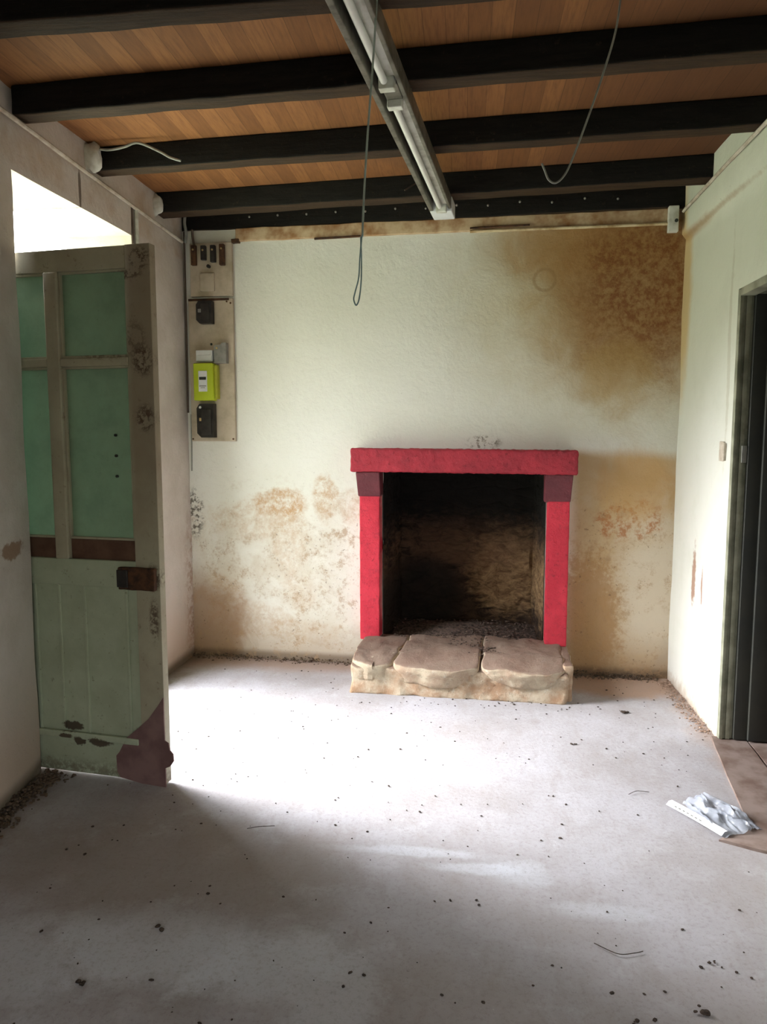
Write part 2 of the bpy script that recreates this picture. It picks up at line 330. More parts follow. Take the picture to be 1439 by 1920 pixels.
MAT = {
 'back': m_back_wall(), 'left': m_left_wall(), 'right': m_right_wall(), 'floor': m_floor(), 'boards': m_boards(), 'beam': m_beam(),
 'door': m_door_paint('grey_green_door_paint', (182, 178, 154), (166, 158, 136)),
 'doorlow': m_door_paint('pale_green_door_paint', (182, 192, 166), (166, 174, 148)),
 'pane': m_pane(),
 'red': m_red('bright_red_paint', (222, 52, 74), (206, 40, 64)),
 'red_top': m_red('rough_red_paint', (186, 46, 64), (164, 38, 56)),
 'maroon': m_red('shaded_red_paint', (118, 52, 62), (102, 44, 54)),  # red paint darkened to paint in the shade under the mantel
 'granite': m_granite(), 'firebox': m_firebox(),
 'mortar': m_granite('crumbled_mortar', (206, 192, 170), (170, 136, 108)),
 'ash': simple('ash_and_soot', (110, 92, 82), .98, scale=45, dark=(48, 40, 36), bstr=.8),
 'dirt': simple('earth_crumbs', (108, 90, 74), .98, scale=60, dark=(62, 52, 42)),
 'crust': simple('flaked_plaster_crumbs', (178, 152, 134), .95, scale=50, dark=(120, 96, 80)),
 'crumb': simple('dark_crumbs', (74, 62, 54), .95, scale=60, dark=(40, 34, 30)),
 'batten': simple('rust_stained_batten', (204, 180, 148), .85, scale=7, dark=(148, 104, 66)),
 'rust': simple('rusty_iron', (92, 62, 42), .8, scale=30, dark=(52, 38, 30)),
 'pipe_w': simple('old_white_conduit', (208, 200, 186), .5, scale=12, dark=(166, 150, 130)),
 'pipe_c': simple('cream_conduit', (214, 196, 160), .5, scale=12, dark=(168, 140, 100)),
 'cable_grey': simple('grey_cable', (150, 150, 142), .5),
 'cable_dark': simple('dark_cable', (92, 78, 68), .6),
 'cable_green': simple('grey_green_cable', (168, 180, 172), .5),
 'cable_teal': simple('blue_grey_wire', (140, 166, 172), .45),
 'enamel': simple('dusty_white_enamel', (206, 206, 196), .35, scale=9, dark=(160, 158, 142)),
 'steel': simple('dull_grey_steel', (124, 120, 110), .45, .3, scale=14, dark=(84, 80, 70)),
 'shadow_steel': simple('gap_shade_steel', (52, 48, 42), .6, .2),  # near-black tone for the shade between rail and body
 'tube': simple('white_glass_tube', (236, 236, 230), .2, var=.08, scale=5, spec=.6),
 'board': simple('faded_beige_board', (192, 178, 160), .8, scale=10, dark=(170, 156, 136)),
 'bakelite': simple('black_bakelite', (52, 48, 46), .45, scale=25, dark=(30, 28, 28)),
 'lime': simple('lime_plastic', (180, 196, 44), .45, var=.1, scale=6),
 'lime_side': simple('ochre_lime_plastic', (176, 178, 60), .5, var=.15),
 'greybox': simple('grey_plastic', (138, 136, 132), .5),
 'white': simple('white_plastic', (222, 224, 226), .45, var=.08),
 'ink': simple('dark_ink', (46, 50, 46), .6),
 'copper': simple('brass', (196, 170, 120), .4, .5),
 'frame': simple('grey_green_frame', (160, 160, 140), .6, scale=8, dark=(120, 122, 104)),
 'leaf2': simple('charcoal_door_paint', (64, 64, 58), .5, scale=4, dark=(52, 54, 52)),
 'stone': simple('brown_flagstone', (136, 120, 112), .85, scale=9, dark=(108, 88, 78), bstr=.5),
 'patch': simple('reddish_brown_sheet', (136, 108, 104), .8, scale=9, dark=(112, 84, 82)),
 'wood_strip': simple('bare_brown_wood', (112, 84, 68), .8, scale=12, dark=(88, 62, 50)),
 'plaster': simple('white_plaster', (222, 222, 214), .9, scale=14, dark=(186, 184, 170), bstr=.6),
 'paper': simple('white_paper', (238, 240, 244), .7, var=.05),
 'outside': simple('pale_bounce_gravel', (168, 172, 150), .9, scale=20, dark=(120, 130, 100)),
 'dimwall': simple('dim_grey_plaster', (120, 116, 106), .9, scale=5),
}
def m_plastic():
    t = NT('crumpled_clear_plastic'); n = t.noise(12, 5, .7)
    t.finish(t.mix(t.ramp(n, .4, .6), lin(186, 192, 202), lin(166, 172, 184)), .22, n, .5, .01, spec=.6)
    tr = t.t.nodes.new('ShaderNodeBsdfTransparent'); mx = t.t.nodes.new('ShaderNodeMixShader'); mx.inputs[0].default_value = .6
    t.t.links.new(t.p.outputs[0], mx.inputs[1]); t.t.links.new(tr.outputs[0], mx.inputs[2]); t.t.links.new(mx.outputs[0], t.out.inputs[0])
    return t.m
MAT['plastic'] = m_plastic()

# ------------------------------------------------------------------ mesh helpers
def obj(name, bm, mat, parent=None, M=None, smooth=False):
    me = bpy.data.meshes.new(name); bmesh.ops.recalc_face_normals(bm, faces=bm.faces[:])
    for f in bm.faces: f.smooth = True
    for e in bm.edges:
        e.smooth = len(e.link_faces) == 2 and e.calc_face_angle(0) < math.radians(38)
    bm.to_mesh(me); bm.free(); me.materials.append(MAT[mat])
    o = bpy.data.objects.new(name, me); COL.objects.link(o)
    if parent: o.parent = parent
    if M is not None: o.matrix_local = M
    return o
def tag(o, label, cat, group=None, kind=None):
    o['label'] = label; o['category'] = cat
    if group: o['group'] = group
    if kind: o['kind'] = kind
    return o
def struct(o): o['kind'] = 'structure'; return o
def thing(name, label, cat, M, group=None):
    o = bpy.data.objects.new(name, None); o.empty_display_size = .05; COL.objects.link(o); o.matrix_world = M
    return tag(o, label, cat, group)
def TR(x, y, z, rz=0.0): return Matrix.Translation((x, y, z)) @ Matrix.Rotation(rz, 4, 'Z')

def lin_steps(a, b, step, r=0.0):
    if r > 0 and b-a > 2.2*r:
        n = max(1, int(math.ceil((b-a-2*r)/step)))
        return [a, a+r*.3, a+r*.65] + [a+r+(b-a-2*r)*i/n for i in range(n+1)] + [b-r*.65, b-r*.3, b]
    n = max(1, int(math.ceil((b-a)/step))); return [a+(b-a)*i/n for i in range(n+1)]
def gbox(bm, x0, x1, y0, y1, z0, z1, step=10., r=0.0, amp=0.0, freq=8.0, warp=None):
    """box with a gridded surface, rounded edges r and noise relief amp"""
    X, Y, Z = lin_steps(x0, x1, step, r), lin_steps(y0, y1, step, r), lin_steps(z0, z1, step, r)
    V = {}
    def v(i, j, k):
        key = (i, j, k)
        if key not in V:
            p = Vector((X[i], Y[j], Z[k]))
            if r > 0:
                q = Vector((min(max(p.x, x0+r), x1-r), min(max(p.y, y0+r), y1-r), min(max(p.z, z0+r), z1-r)))
                d = p-q
                if d.length > 1e-7: p = q+d.normalized()*r
            if amp: p = p+noise.noise_vector(p*freq)*amp+noise.noise_vector(p*freq*3.1)*amp*.4
            if warp: p = Vector(warp(p))
            V[key] = bm.verts.new(p)
        return V[key]
    a, b, c = len(X)-1, len(Y)-1, len(Z)-1
    for i in range(a):
        for j in range(b):
            for k in (0, c): bm.faces.new((v(i, j, k), v(i+1, j, k), v(i+1, j+1, k), v(i, j+1, k)))
    for i in range(a):
        for k in range(c):
            for j in (0, b): bm.faces.new((v(i, j, k), v(i+1, j, k), v(i+1, j, k+1), v(i, j, k+1)))
    for j in range(b):
        for k in range(c):
            for i in (0, a): bm.faces.new((v(i, j, k), v(i, j+1, k), v(i, j+1, k+1), v(i, j, k+1)))
    return bm
def box(x0, x1, y0, y1, z0, z1, r=0.002, **k):
    return gbox(bmesh.new(), x0, x1, y0, y1, z0, z1, r=r, **k)
def tube(bm, pts, rad, seg=8, closed=False):
    pts = [Vector(p) for p in pts]; rings = []; n = len(pts)
    for i, p in enumerate(pts):
        if closed: t = pts[(i+1) % n]-pts[i-1]
        else: t = pts[min(i+1, n-1)]-pts[max(i-1, 0)]
        t.normalize(); a = t.orthogonal().normalized() if i == 0 else (pa-t*pa.dot(t)).normalized()
        pa = a; b = t.cross(a)
        rings.append([bm.verts.new(p+(a*math.cos(2*math.pi*s/seg)+b*math.sin(2*math.pi*s/seg))*rad) for s in range(seg)])
    for i in range(n if closed else n-1):
        A, B = rings[i], rings[(i+1) % n]
        for s in range(seg): bm.faces.new((A[s], A[(s+1) % seg], B[(s+1) % seg], B[s]))
    if not closed: bm.faces.new(rings[0]); bm.faces.new(rings[-1])
    return bm
def curve_pts(ctrl, k=8):
    P = [Vector(p) for p in ctrl]; out = []
    for i in range(len(P)-1):
        p0, p1, p2, p3 = P[max(i-1, 0)], P[i], P[i+1], P[min(i+2, len(P)-1)]
        for s in range(k):
            t = s/k
            out.append(.5*((2*p1)+(p2-p0)*t+(2*p0-5*p1+4*p2-p3)*t*t+(3*p1-p0-3*p2+p3)*t**3))
    return out+[P[-1]]
def prism(outline, y0, y1):
    bm = bmesh.new()
    A = [bm.verts.new((x, y0, z)) for x, z in outline]; B = [bm.verts.new((x, y1, z)) for x, z in outline]
    bm.faces.new(A); bm.faces.new(B); n = len(A)
    for i in range(n): bm.faces.new((A[i], A[(i+1) % n], B[(i+1) % n], B[i]))
    return bm
def lump(bm, p, s, seed, sub=1, flat=.6):
    res = bmesh.ops.create_icosphere(bm, subdivisions=sub, radius=1.0)
    R = Matrix.Rotation(seed*1.7, 3, 'Z')
    sc = (random.uniform(.6, 1.3), random.uniform(.6, 1.1), random.uniform(.5, 1)*flat)
    for v in res['verts']:
        q = Vector(v.co); q = q*(1+.35*noise.noise(q*1.3+Vector((seed, 0, 0))))
        v.co = Vector(p)+R @ Vector((q.x*sc[0], q.y*sc[1], q.z*sc[2]))*s

def wall(name, us, vs, holes, thick, mat, M, off=lambda u, v: 0.0, amp=.004):
    """gridded wall slab: local x along it, y into it, z up; the face at y=0 is the room's"""
    def steps(bp, st):
        out = []
        for a, b in zip(bp[:-1], bp[1:]): out += lin_steps(a, b, st)[:-1]
        return out+[bp[-1]]
    U, W = steps(us, .09), steps(vs, .09); bm = bmesh.new(); V = {}
    def v(i, j, k):
        if (i, j, k) not in V:
            u_, w_ = U[i], W[j]
            y = thick if k else off(u_, w_)+amp*(noise.noise(Vector((u_*2.3, w_*2.3, 1.7)))*2+noise.noise(Vector((u_*9, w_*9, 5.1)))*.6)
            V[(i, j, k)] = bm.verts.new((u_, y, w_))
        return V[(i, j, k)]
    def solid(i, j):
        if i < 0 or j < 0 or i >= len(U)-1 or j >= len(W)-1: return False
        cu, cw = (U[i]+U[i+1])/2, (W[j]+W[j+1])/2
        return not any(h[0] < cu < h[1] and h[2] < cw < h[3] for h in holes)
    for i in range(len(U)-1):
        for j in range(len(W)-1):
            if not solid(i, j): continue
            for k in (0, 1): bm.faces.new((v(i, j, k), v(i+1, j, k), v(i+1, j+1, k), v(i, j+1, k)))
            if not solid(i-1, j): bm.faces.new((v(i, j, 0), v(i, j+1, 0), v(i, j+1, 1), v(i, j, 1)))
            if not solid(i+1, j): bm.faces.new((v(i+1, j, 0), v(i+1, j+1, 0), v(i+1, j+1, 1), v(i+1, j, 1)))
            if not solid(i, j-1): bm.faces.new((v(i, j, 0), v(i+1, j, 0), v(i+1, j, 1), v(i, j, 1)))
            if not solid(i, j+1): bm.faces.new((v(i, j+1, 0), v(i+1, j+1, 0), v(i+1, j+1, 1), v(i, j+1, 1)))
    o = obj(name, bm, mat, None, M, smooth=False)
    return struct(o)

# ------------------------------------------------------------------ the room
ZC = 2.895                                   # underside of the ceiling boards
BA = math.atan2(-.0549, .9985)               # the fireplace wall is not square to the side walls
BW = TR(-1.80, 4.738, 0, BA)                 # local x along the back wall, y into it
LW = TR(-1.83, 0, 0, math.radians(90))       # local x = world y
RW = TR(1.262, 4.57, 0, math.radians(-90))   # local x = towards the camera
def off_left(u, v):
    if u > 2.99: return .022-.038*min(1, (u-2.99)/1.0)-.016*max(0, (u-4)/.74)
    return .022-.05*min(1, max(0, (2.99-u)/.4))
wall('wall_back', [-.58, 0, 1.293, 2.315, 3.05, 4.75], [0, .17, 1.255, ZC], [(1.293, 2.315, .17, 1.255)], .62, 'back', BW)
wall('wall_left', [-1.8, 2.0, 2.978, 4.01, 4.74], [-.0, 2.57, ZC], [(2.978, 4.01, -1, 2.57)], .36, 'left', LW, off_left)
wall('wall_right', [-.1, .9, 1.92, 6.37], [0, 2.16, 2.605, 2.635, ZC], [(.9, 1.92, -1, 2.16)], .12, 'right', RW,
     lambda u, v: -.022 if v > 2.63 else 0.0)
wall('wall_rear', [-2.4, -.1, .9, 2.9], [0, .7, 2.2, ZC], [(-.1, .9, .7, 2.2)], .3, 'dimwall', TR(0, -1.8, 0, math.pi) @ Matrix.Diagonal((-1, 1, 1, 1)), amp=.002)
wall('wall_unseen_right', [-1.8, 4.6], [0, ZC], [], .1, 'dimwall', TR(2.8, 2.8, 0, math.radians(-90)) , amp=.002)  # unseen wall of the next room, added to shut out sky light

fl = bmesh.new()
gx = lin_steps(-2.2, 2.9, .11); gy = lin_steps(-2.1, 5.3, .11)
G = [[fl.verts.new((x, y, .003*noise.noise(Vector((x*1.5, y*1.5, 0))))) for y in gy] for x in gx]
for i in range(len(gx)-1):
    for j in range(len(gy)-1): fl.faces.new((G[i][j], G[i+1][j], G[i+1][j+1], G[i][j+1]))
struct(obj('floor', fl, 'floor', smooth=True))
struct(obj('ceiling', box(-2.38, 2.9, -2.1, 5.3, ZC, ZC+.06, r=0), 'boards'))
g = box(-14, -2.20, -8, 14, -.12, -.04, r=0); struct(obj('ground', g, 'outside'))  # unseen pale ground, added to bounce daylight through the left doorway

# flagstones in the doorway on the right
def flag(pts, z0, z1, seed):
    bm = bmesh.new(); n = len(pts); P = []
    for i in range(n):
        a, b = Vector(pts[i]), Vector(pts[(i+1) % n])
        for k in range(6):
            q = a.lerp(b, k/6); d = noise.noise_vector(Vector((q.x*14, q.y*14, seed)))*.005
            P.append((q.x+d.x, q.y+d.y))
    A = [bm.verts.new((x, y, z0)) for x, y in P]; B = [bm.verts.new((x, y, z1)) for x, y in P]
    bm.faces.new(A); top = bm.faces.new(B); m = len(P)
    for i in range(m): bm.faces.new((A[i], A[(i+1) % m], B[(i+1) % m], B[i]))
    bmesh.ops.bevel(bm, geom=list(top.edges), offset=.004, segments=1, affect='EDGES')
    return bm
def trim(name, bm, mat, M=None): return struct(obj(name, bm, mat, None, M))
tag(obj('flagstone', flag([(1.232, 3.68), (1.388, 3.68), (1.366, 3.30), (1.34, 2.60), (1.10, 2.64), (.955, 2.712), (1.10, 2.80)], -.01, .010, 1), 'stone'),
    'long brown worn flagstone nearest the room in the right doorway', 'flagstone', 'flagstones in the right doorway')
tag(obj('flagstone', flag([(1.400, 3.68), (1.95, 3.68), (1.95, 2.64), (1.352, 2.64), (1.378, 3.30)], -.01, .009, 2), 'stone'),
    'brown flagstone beyond the crack, under the dark door leaf', 'flagstone', 'flagstones in the right doorway')

# plaster batten along the top of the fireplace wall
bt = gbox(bmesh.new(), .36, 3.02, -.022, .02, 2.70, 2.778, step=.06, r=.006, amp=.004, freq=7)
trim('trim_1', bt, 'batten', BW)

# ------------------------------------------------------------------ ceiling beams (front edge y at x=-1.8 and x=1.26)
beams = [  # y_front_left, y_front_right, depth, label
 (4.730, 4.532, .13, 'dark oak ceiling beam hard against the fireplace wall, its lower edge dotted with nail heads'),
 (4.335, 4.045, .115, 'dark ceiling beam second from the fireplace wall, over the end of the fluorescent light'),
 (3.628, 3.392, .088, 'dark ceiling beam third from the fireplace wall, with a loose grey cable at its left end'),
 (2.972, 2.748, .094, 'dark ceiling beam fourth from the fireplace wall, crossing the joint of the light'),
 (2.340, 2.250, .10, 'dark ceiling beam nearest the camera, at the top edge of the photo'),
 (1.50, 1.42, .14, 'dark ceiling beam overhead, just above the top edge of the photo')]
for i, (yl, yr, dp, lab) in enumerate(beams):
    def warp(p, yl=yl, yr=yr):
        t = (p.x+1.8)/3.06
        return (p.x, p.y+yl+(yr-yl)*t, p.z)
    bm = gbox(bmesh.new(), -1.835, 1.27, 0, dp, 2.778, ZC+.001, step=.09, r=.010, amp=.0045, freq=4+i*.3, warp=warp)
    o = obj('ceiling_beam', bm, 'beam')
    tag(o, lab, 'beam', 'dark beams under the board ceiling')
    if i == 0:   # nail heads: parts of the beam
        for k in range(13):
            x = -1.35+k*.185; y = yl+(yr-yl)*(x+1.8)/3.06-.004
            nb = bmesh.new(); bmesh.ops.create_uvsphere(nb, u_segments=8, v_segments=6, radius=.007, matrix=Matrix.Translation((x, y, 2.845+.006*math.sin(k*3))))
            n_ = obj('nail_head', nb, 'cable_grey', o); n_['label'] = 'pale round nail head'

# white plaster lumps packed round the left beam ends
for (x, y, z, s, lab) in ((-1.806, 3.580, 2.822, .055, 'rounded white plaster lump at the left end of the beam with the loose cable'),
                     (-1.797, 4.325, 2.820, .045, 'smaller white plaster lump at the left beam end nearer the electric boards')):
    bm = bmesh.new(); bmesh.ops.create_icosphere(bm, subdivisions=3, radius=1)
    for v in bm.verts:
        q = v.co.copy(); q *= 1+.30*noise.noise(q*1.6+Vector((x, y, z)))+.08*noise.noise(q*6)
        v.co = Vector((x+q.x*s*.9, y+q.y*s*.6, z+q.z*s*1.35))
    tag(obj('plaster_lump', bm, 'plaster', smooth=True), lab, 'plaster', 'plaster lumps at beam ends')

# ------------------------------------------------------------------ front door, standing open into the room
DA = math.atan2(2.902-2.988, -1.243+1.852)   # leaf direction
DO = Vector((-1.852, 2.988)) - Vector((math.cos(DA), math.sin(DA)))*.30
DM = TR(DO.x, DO.y, 0, DA)                   # local x from hinge to free edge, y away from camera
W = .917
door = bpy.data.objects.new('door_1', None); COL.objects.link(door); door.matrix_world = DM; door['kind'] = 'structure'
ST = (W-.112, W); MU = (.425, .488)
def dpart(name, b, mat, par=door, label=None, r=.003, **k):
    o = obj(name, box(*b, r=r, **k), mat, par)
    if label: o['label'] = label
    return o
T = .042
dpart('stile', (.0, .112, 0, T, .012, 2.245), 'door'); fs = dpart('stile', (ST[0], W, 0, T, .012, 2.245), 'door', label='brown weathered free stile')
dpart('rail', (.112, ST[0], 0, T, 2.155, 2.243), 'door'); dpart('rail', (.112, ST[0], .002, T, .85, .965), 'doorlow')
dpart('rail', (.112, ST[0], .002, T, .014, .188), 'doorlow')
dpart('mullion', (MU[0], MU[1], -.006, T, .965, 2.155), 'door', r=.006)
dpart('glazing_bar', (.112, MU[0], -.003, T, 1.772, 1.806), 'door', r=.005); dpart('glazing_bar', (MU[1], ST[0], -.003, T, 1.772, 1.806), 'door', r=.005)
for a, b in ((.112, MU[0]), (MU[1], ST[0])):
    for z0, z1 in ((1.052, 1.772), (1.806, 2.155)): dpart('pane', (a, b, .022, .027, z0, z1), 'pane', r=0)
    dpart('bare_wood_strip', (a, b, .018, .034, .965, 1.052), 'wood_strip', label='bare brown wood strip under the pane')
    # glazing bead
    for z0, z1 in ((1.052, 1.772), (1.806, 2.155)):
        for q in ((a, a+.010, z0, z1), (b-.010, b, z0, z1), (a, b, z1-.010, z1), (a, b, z0, z0+.010)):
            dpart('glazing_bead', (q[0], q[1], .008, .024, q[2], q[3]), 'door', r=.002)
pn = bmesh.new()    # three tongue and groove boards with beads between
gbox(pn, .112, ST[0], .014, .030, .188, .85, r=0)
for x in (.30, .42, .545, .75):
    gbox(pn, x-.007, x+.007, .008, .016, .188, .85, r=.003)
o = obj('lower_panel', pn, 'doorlow', door)
dpart('weather_board', (.112, ST[0]-.01, -.012, .004, .172, .200), 'doorlow', r=.004)
lk = dpart('rim_lock', (.735, .905, -.026, .0, .850, .945), 'rust', label='dark rusty rim lock with peeling paint', r=.006, step=.02, amp=.002, freq=30)
dpart('lock_case', (.735, .785, -.034, -.024, .862, .935), 'bakelite', lk, label='dark latch block')
for z in (1.49, 1.405, 1.32):
    bm = bmesh.new(); tube(bm, [(.722, .015, z), (.722, .024, z)], .006, 10); b_ = obj('bolt', bm, 'bakelite', door)
out = [(.700, .02), (.685, .045), (.683, .115), (.700, .135), (.735, .200), (.790, .245), (.845, .295), (.890, .355), (.9175, .395), (.9175, .205),
       (.935, .195), (.940, .165), (.955, .15), (.957, .12), (.940, .095), (.9175, .085), (.9175, .0), (.80, .004)]
kp = obj('kick_patch', prism(out, -.007, -.0005), 'patch', door); kp['label'] = 'reddish brown sheet patch covering the bottom corner'
bm = bmesh.new()
for z in (.35, 1.15, 1.95): tube(bm, [(-.006, .035, z-.05), (-.006, .035, z+.05)], .009, 10)
obj('hinge', bm, 'rust', door)

# outer door frame deep in the reveal
fr = bmesh.new(); 
for b in ((0, .055, 0, .07, 0, 2.2), (.975, 1.032, 0, .07, 0, 2.2)): gbox(fr, *b, r=.003)
tag(obj('door_frame', fr, 'frame', None, TR(-2.12, 2.978, 0, math.radians(90))), 'grey green wooden frame of the outside doorway, behind the open green door', 'door frame')
FRONT_DOOR = door

# ------------------------------------------------------------------ right doorway: frame and dark leaf
jf = bmesh.new()
for b in ((.0, .018, .0, .06), (.018, .030, .008, .06), (.030, .052, .002, .06), (.052, .066, .012, .06)):
    gbox(jf, 1.258+b[0], 1.258+b[1], 3.640+b[2], 3.671, .012, 2.155, r=.002)
gbox(jf, 1.258, 1.324, 2.65, 3.64, 2.125, 2.160, r=.002)
tag(obj('door_frame', jf, 'frame'), 'moulded grey green frame of the dark doorway on the right', 'door frame')
d2 = bpy.data.objects.new('door_2', None); COL.objects.link(d2); d2.location = (1.385, 3.66, 0); d2['kind'] = 'structure'
bm = bmesh.new()
gbox(bm, 0, .09, -.045, -.005, .016, 2.13, r=.003); gbox(bm, .76, .86, -.045, -.005, .016, 2.13, r=.003)
for z0, z1 in ((.016, .20), (.95, 1.08), (2.0, 2.13)): gbox(bm, .09, .76, -.045, -.005, z0, z1, r=.003)
obj('door_leaf', bm, 'leaf2', d2)
for z0, z1 in ((.2, .95), (1.08, 2.0)): obj('panel', box(.09, .76, -.032, -.018, z0, z1, r=.002), 'leaf2', d2)
bm = bmesh.new(); gbox(bm, -.062, 0.0, -.030, -.002, .016, 2.13, r=.002); obj('hanging_post', bm, 'leaf2', d2)
# strike plates
t = thing('latch_plate', 'small pale latch plate on the white wall edge beside the dark doorway', 'latch', TR(1.262, 3.82, 1.41, math.radians(-90)))
obj('plate', box(.0, .055, -.008, .001, -.048, .048, r=.003), 'pipe_w', t); k_ = obj('keeper', box(.060, .078, -.012, .001, -.045, .04, r=.003), 'pipe_w', t)
t = thing('hinge_plate', 'small grey metal plate on the grey green door frame', 'hinge', TR(1.296, 3.641, 1.40))
obj('plate', box(.0, .024, -.006, .002, -.04, .04, r=.002), 'cable_grey', t)

# ------------------------------------------------------------------ fireplace
P = BW
fp = thing('fireplace', 'red painted stone fireplace with black hearth opening against the stained back wall', 'fireplace', BW @ Matrix.Translation((1.8, 0, 0)))
I = Matrix.Translation((-1.8, 0, 0))
def fpart(name, bm, mat, label=None, smooth=True):
    o = obj(name, bm, mat, fp, I, smooth=smooth)
    if label: o['label'] = label
    return o
def lint(p):   # slightly bellied lintel
    return (p.x, p.y, p.z-.008*(p.x-1.8)/.68*.6)
fpart('mantel', gbox(bmesh.new(), 1.122, 2.484, -.165, .01, 1.258, 1.400, step=.013, r=.012, amp=.006, freq=34, warp=lint), 'red_top', 'rough red painted stone lintel')
def corb(sgn, xin, xout):
    def f(p):
        t = max(0, min(1, (p.z-1.09)/.16)); d = .035*(1-t)
        x = p.x
        if sgn > 0 and p.x > (xin+xout)/2: x -= d*.25
        if sgn < 0 and p.x < (xin+xout)/2: x += d*.25
        return (x, p.y+(.045*(1-t) if p.y < -.05 else 0), p.z)
    return f
fpart('corbel', gbox(bmesh.new(), 1.150, 1.300, -.145, .0, 1.105, 1.262, step=.03, r=.008, amp=.002, warp=corb(-1, 1.30, 1.15)), 'maroon', 'red corbel block under the mantel, shade in its colour')
fpart('corbel', gbox(bmesh.new(), 2.296, 2.460, -.145, .0, 1.085, 1.256, step=.03, r=.008, amp=.002, warp=corb(1, 2.296, 2.46)), 'maroon', 'red corbel block under the mantel, shade in its colour')
fpart('jamb', gbox(bmesh.new(), 1.166, 1.294, -.10, .01, .19, 1.112, step=.03, r=.008, amp=.002, freq=14), 'red', 'bright red stone jamb')
fpart('jamb', gbox(bmesh.new(), 2.317, 2.448, -.10, .01, .20, 1.092, step=.03, r=.008, amp=.002, freq=14), 'red', 'bright red stone jamb')
# firebox: five rough stone faces inside the wall
fb = bmesh.new()
def sheet(bm, o, u, v, nu, nv, amp, seed):
    o, u, v = Vector(o), Vector(u), Vector(v); n = u.cross(v).normalized(); g = []
    for i in range(nu+1):
        row = []
        for j in range(nv+1):
            p = o+u*i/nu+v*j/nv
            e = min(i, nu-i, j, nv-j) > 0
            p += n*amp*(noise.noise(p*7+Vector((seed, 0, 0)))+.6*noise.noise(p*19)) if e else Vector()
            row.append(bm.verts.new(p))
        g.append(row)
    for i in range(nu):
        for j in range(nv): bm.faces.new((g[i][j], g[i+1][j], g[i+1][j+1], g[i][j+1]))
x0, x1, dpt = 1.300, 2.309, .52
sheet(fb, (x0+.05, dpt, .15), (x1-x0-.1, 0, 0), (0, 0, 1.25), 40, 48, .03, 1)
sheet(fb, (x0, -.005, .15), (.05, dpt+.005, 0), (0, 0, 1.25), 20, 48, .02, 2)
sheet(fb, (x1, -.005, .15), (-.05, dpt+.005, 0), (0, 0, 1.25), 20, 48, .022, 3)
sheet(fb, (x0, -.005, 1.254), (x1-x0, 0, 0), (0, dpt+.005, 0), 20, 12, .01, 4)
sheet(fb, (x0, -.005, .178), (x1-x0, 0, 0), (0, dpt+.005, 0), 20, 12, .004, 5)
fpart('firebox', fb, 'firebox', 'sooty rubble stone firebox')
# hearth: three granite slabs on a crumbling base
hs = [(1.190, 1.478, -.530, -.0, .070, .206, 3), (1.486, 1.938, -.546, .0, .060, .215, 5), (1.950, 2.410, -.544, .0, .072, .220, 8)]
for a, b, y0, y1, z0, z1, sd in hs:
    def hw(p, a=a, b=b, sd=sd):
        t = (p.x-a)/(b-a); bulge = .02*math.sin(math.pi*t)
        top = max(0, (p.z-.12)/.1); f = max(0, min(1, (-p.y-.35)/.19))
        e = abs(2*t-1)**3; low = max(0, (.16-p.z)/.1)
        skew = -.10*max(0, -p.y-.1) if a == 1.486 and t < .5 else (-.10*max(0, -p.y-.1) if a == 1.190 and t > .5 else 0)
        q = .012*noise.noise(Vector((p.x*5, p.y*5, sd)))
        return (p.x+skew, p.y-(bulge if p.y < -.4 else 0)+q+(.03*e+.02*low if p.y < -.4 else 0), p.z-.040*top*f*f+.035*e*low+q)
    fpart('hearth_stone', gbox(bmesh.new(), a, b, y0, y1, z0, z1, step=.015, r=.018, amp=.012, freq=9+sd*.3, warp=hw), 'granite')
fpart('hearth_base', gbox(bmesh.new(), 1.192, 2.43, -.528, .0, -.01, .186, step=.018, r=.02, amp=.012, freq=13, warp=lambda p: (p.x, p.y-(.02*max(0, (.07-p.z)/.07) if p.y < -.4 else 0), p.z-(.03*max(0, (-p.y-.4)/.13) if p.z > .1 else 0))), 'mortar', 'crumbling mortar base with rust stains')
fpart('hearth_base', gbox(bmesh.new(), 2.40, 2.452, -.50, .0, -.01, .205, step=.03, r=.014, amp=.008, freq=11), 'mortar', 'crumbling mortar at the right end')

# ash and soot on the hearth
am = bmesh.new()
for k in range(1700):
    u = random.random()**.8; x = random.gauss(1.88, .26); y = random.uniform(-.40, .46)
    if not 1.33 < x < 2.28: continue
    pil = .035*math.exp(-((x-1.95)/.22)**2)*math.exp(-((y-.2)/.25)**2)
    if y < -.05 and (random.random() < .3 or abs(x-1.93) > .30*(1+y)): continue
    lump(am, (x, y, .200+pil*random.random()+(.012 if y < .0 else 0)), random.uniform(.003, .011), k*.37, 1, .7)
def heap(bm, xa, xb, ya, yb, z, h, n=26, f=5):
    g = []
    for i in range(n+1):
        row = []
        for j in range(n+1):
            x = xa+(xb-xa)*i/n; y = ya+(yb-ya)*j/n; a = (2*i/n-1); b = (2*j/n-1)
            e = max(0, 1-a*a)*max(0, 1-b*b)
            row.append(bm.verts.new((x, y, z+h*e*(1+.8*noise.noise(Vector((x*f, y*f, 2)))+.5*noise.noise(Vector((x*f*5, y*f*5, 3)))))))
        g.append(row)
    for i in range(n):
        for j in range(n): bm.faces.new((g[i][j], g[i+1][j], g[i+1][j+1], g[i][j+1]))
heap(am, 1.34, 2.28, -.02, .50, .181, .035)
tag(obj('ash', am, 'ash', None, BW), 'dark ash, soot and crumbled mortar strewn over the hearth', 'ash', kind='stuff')

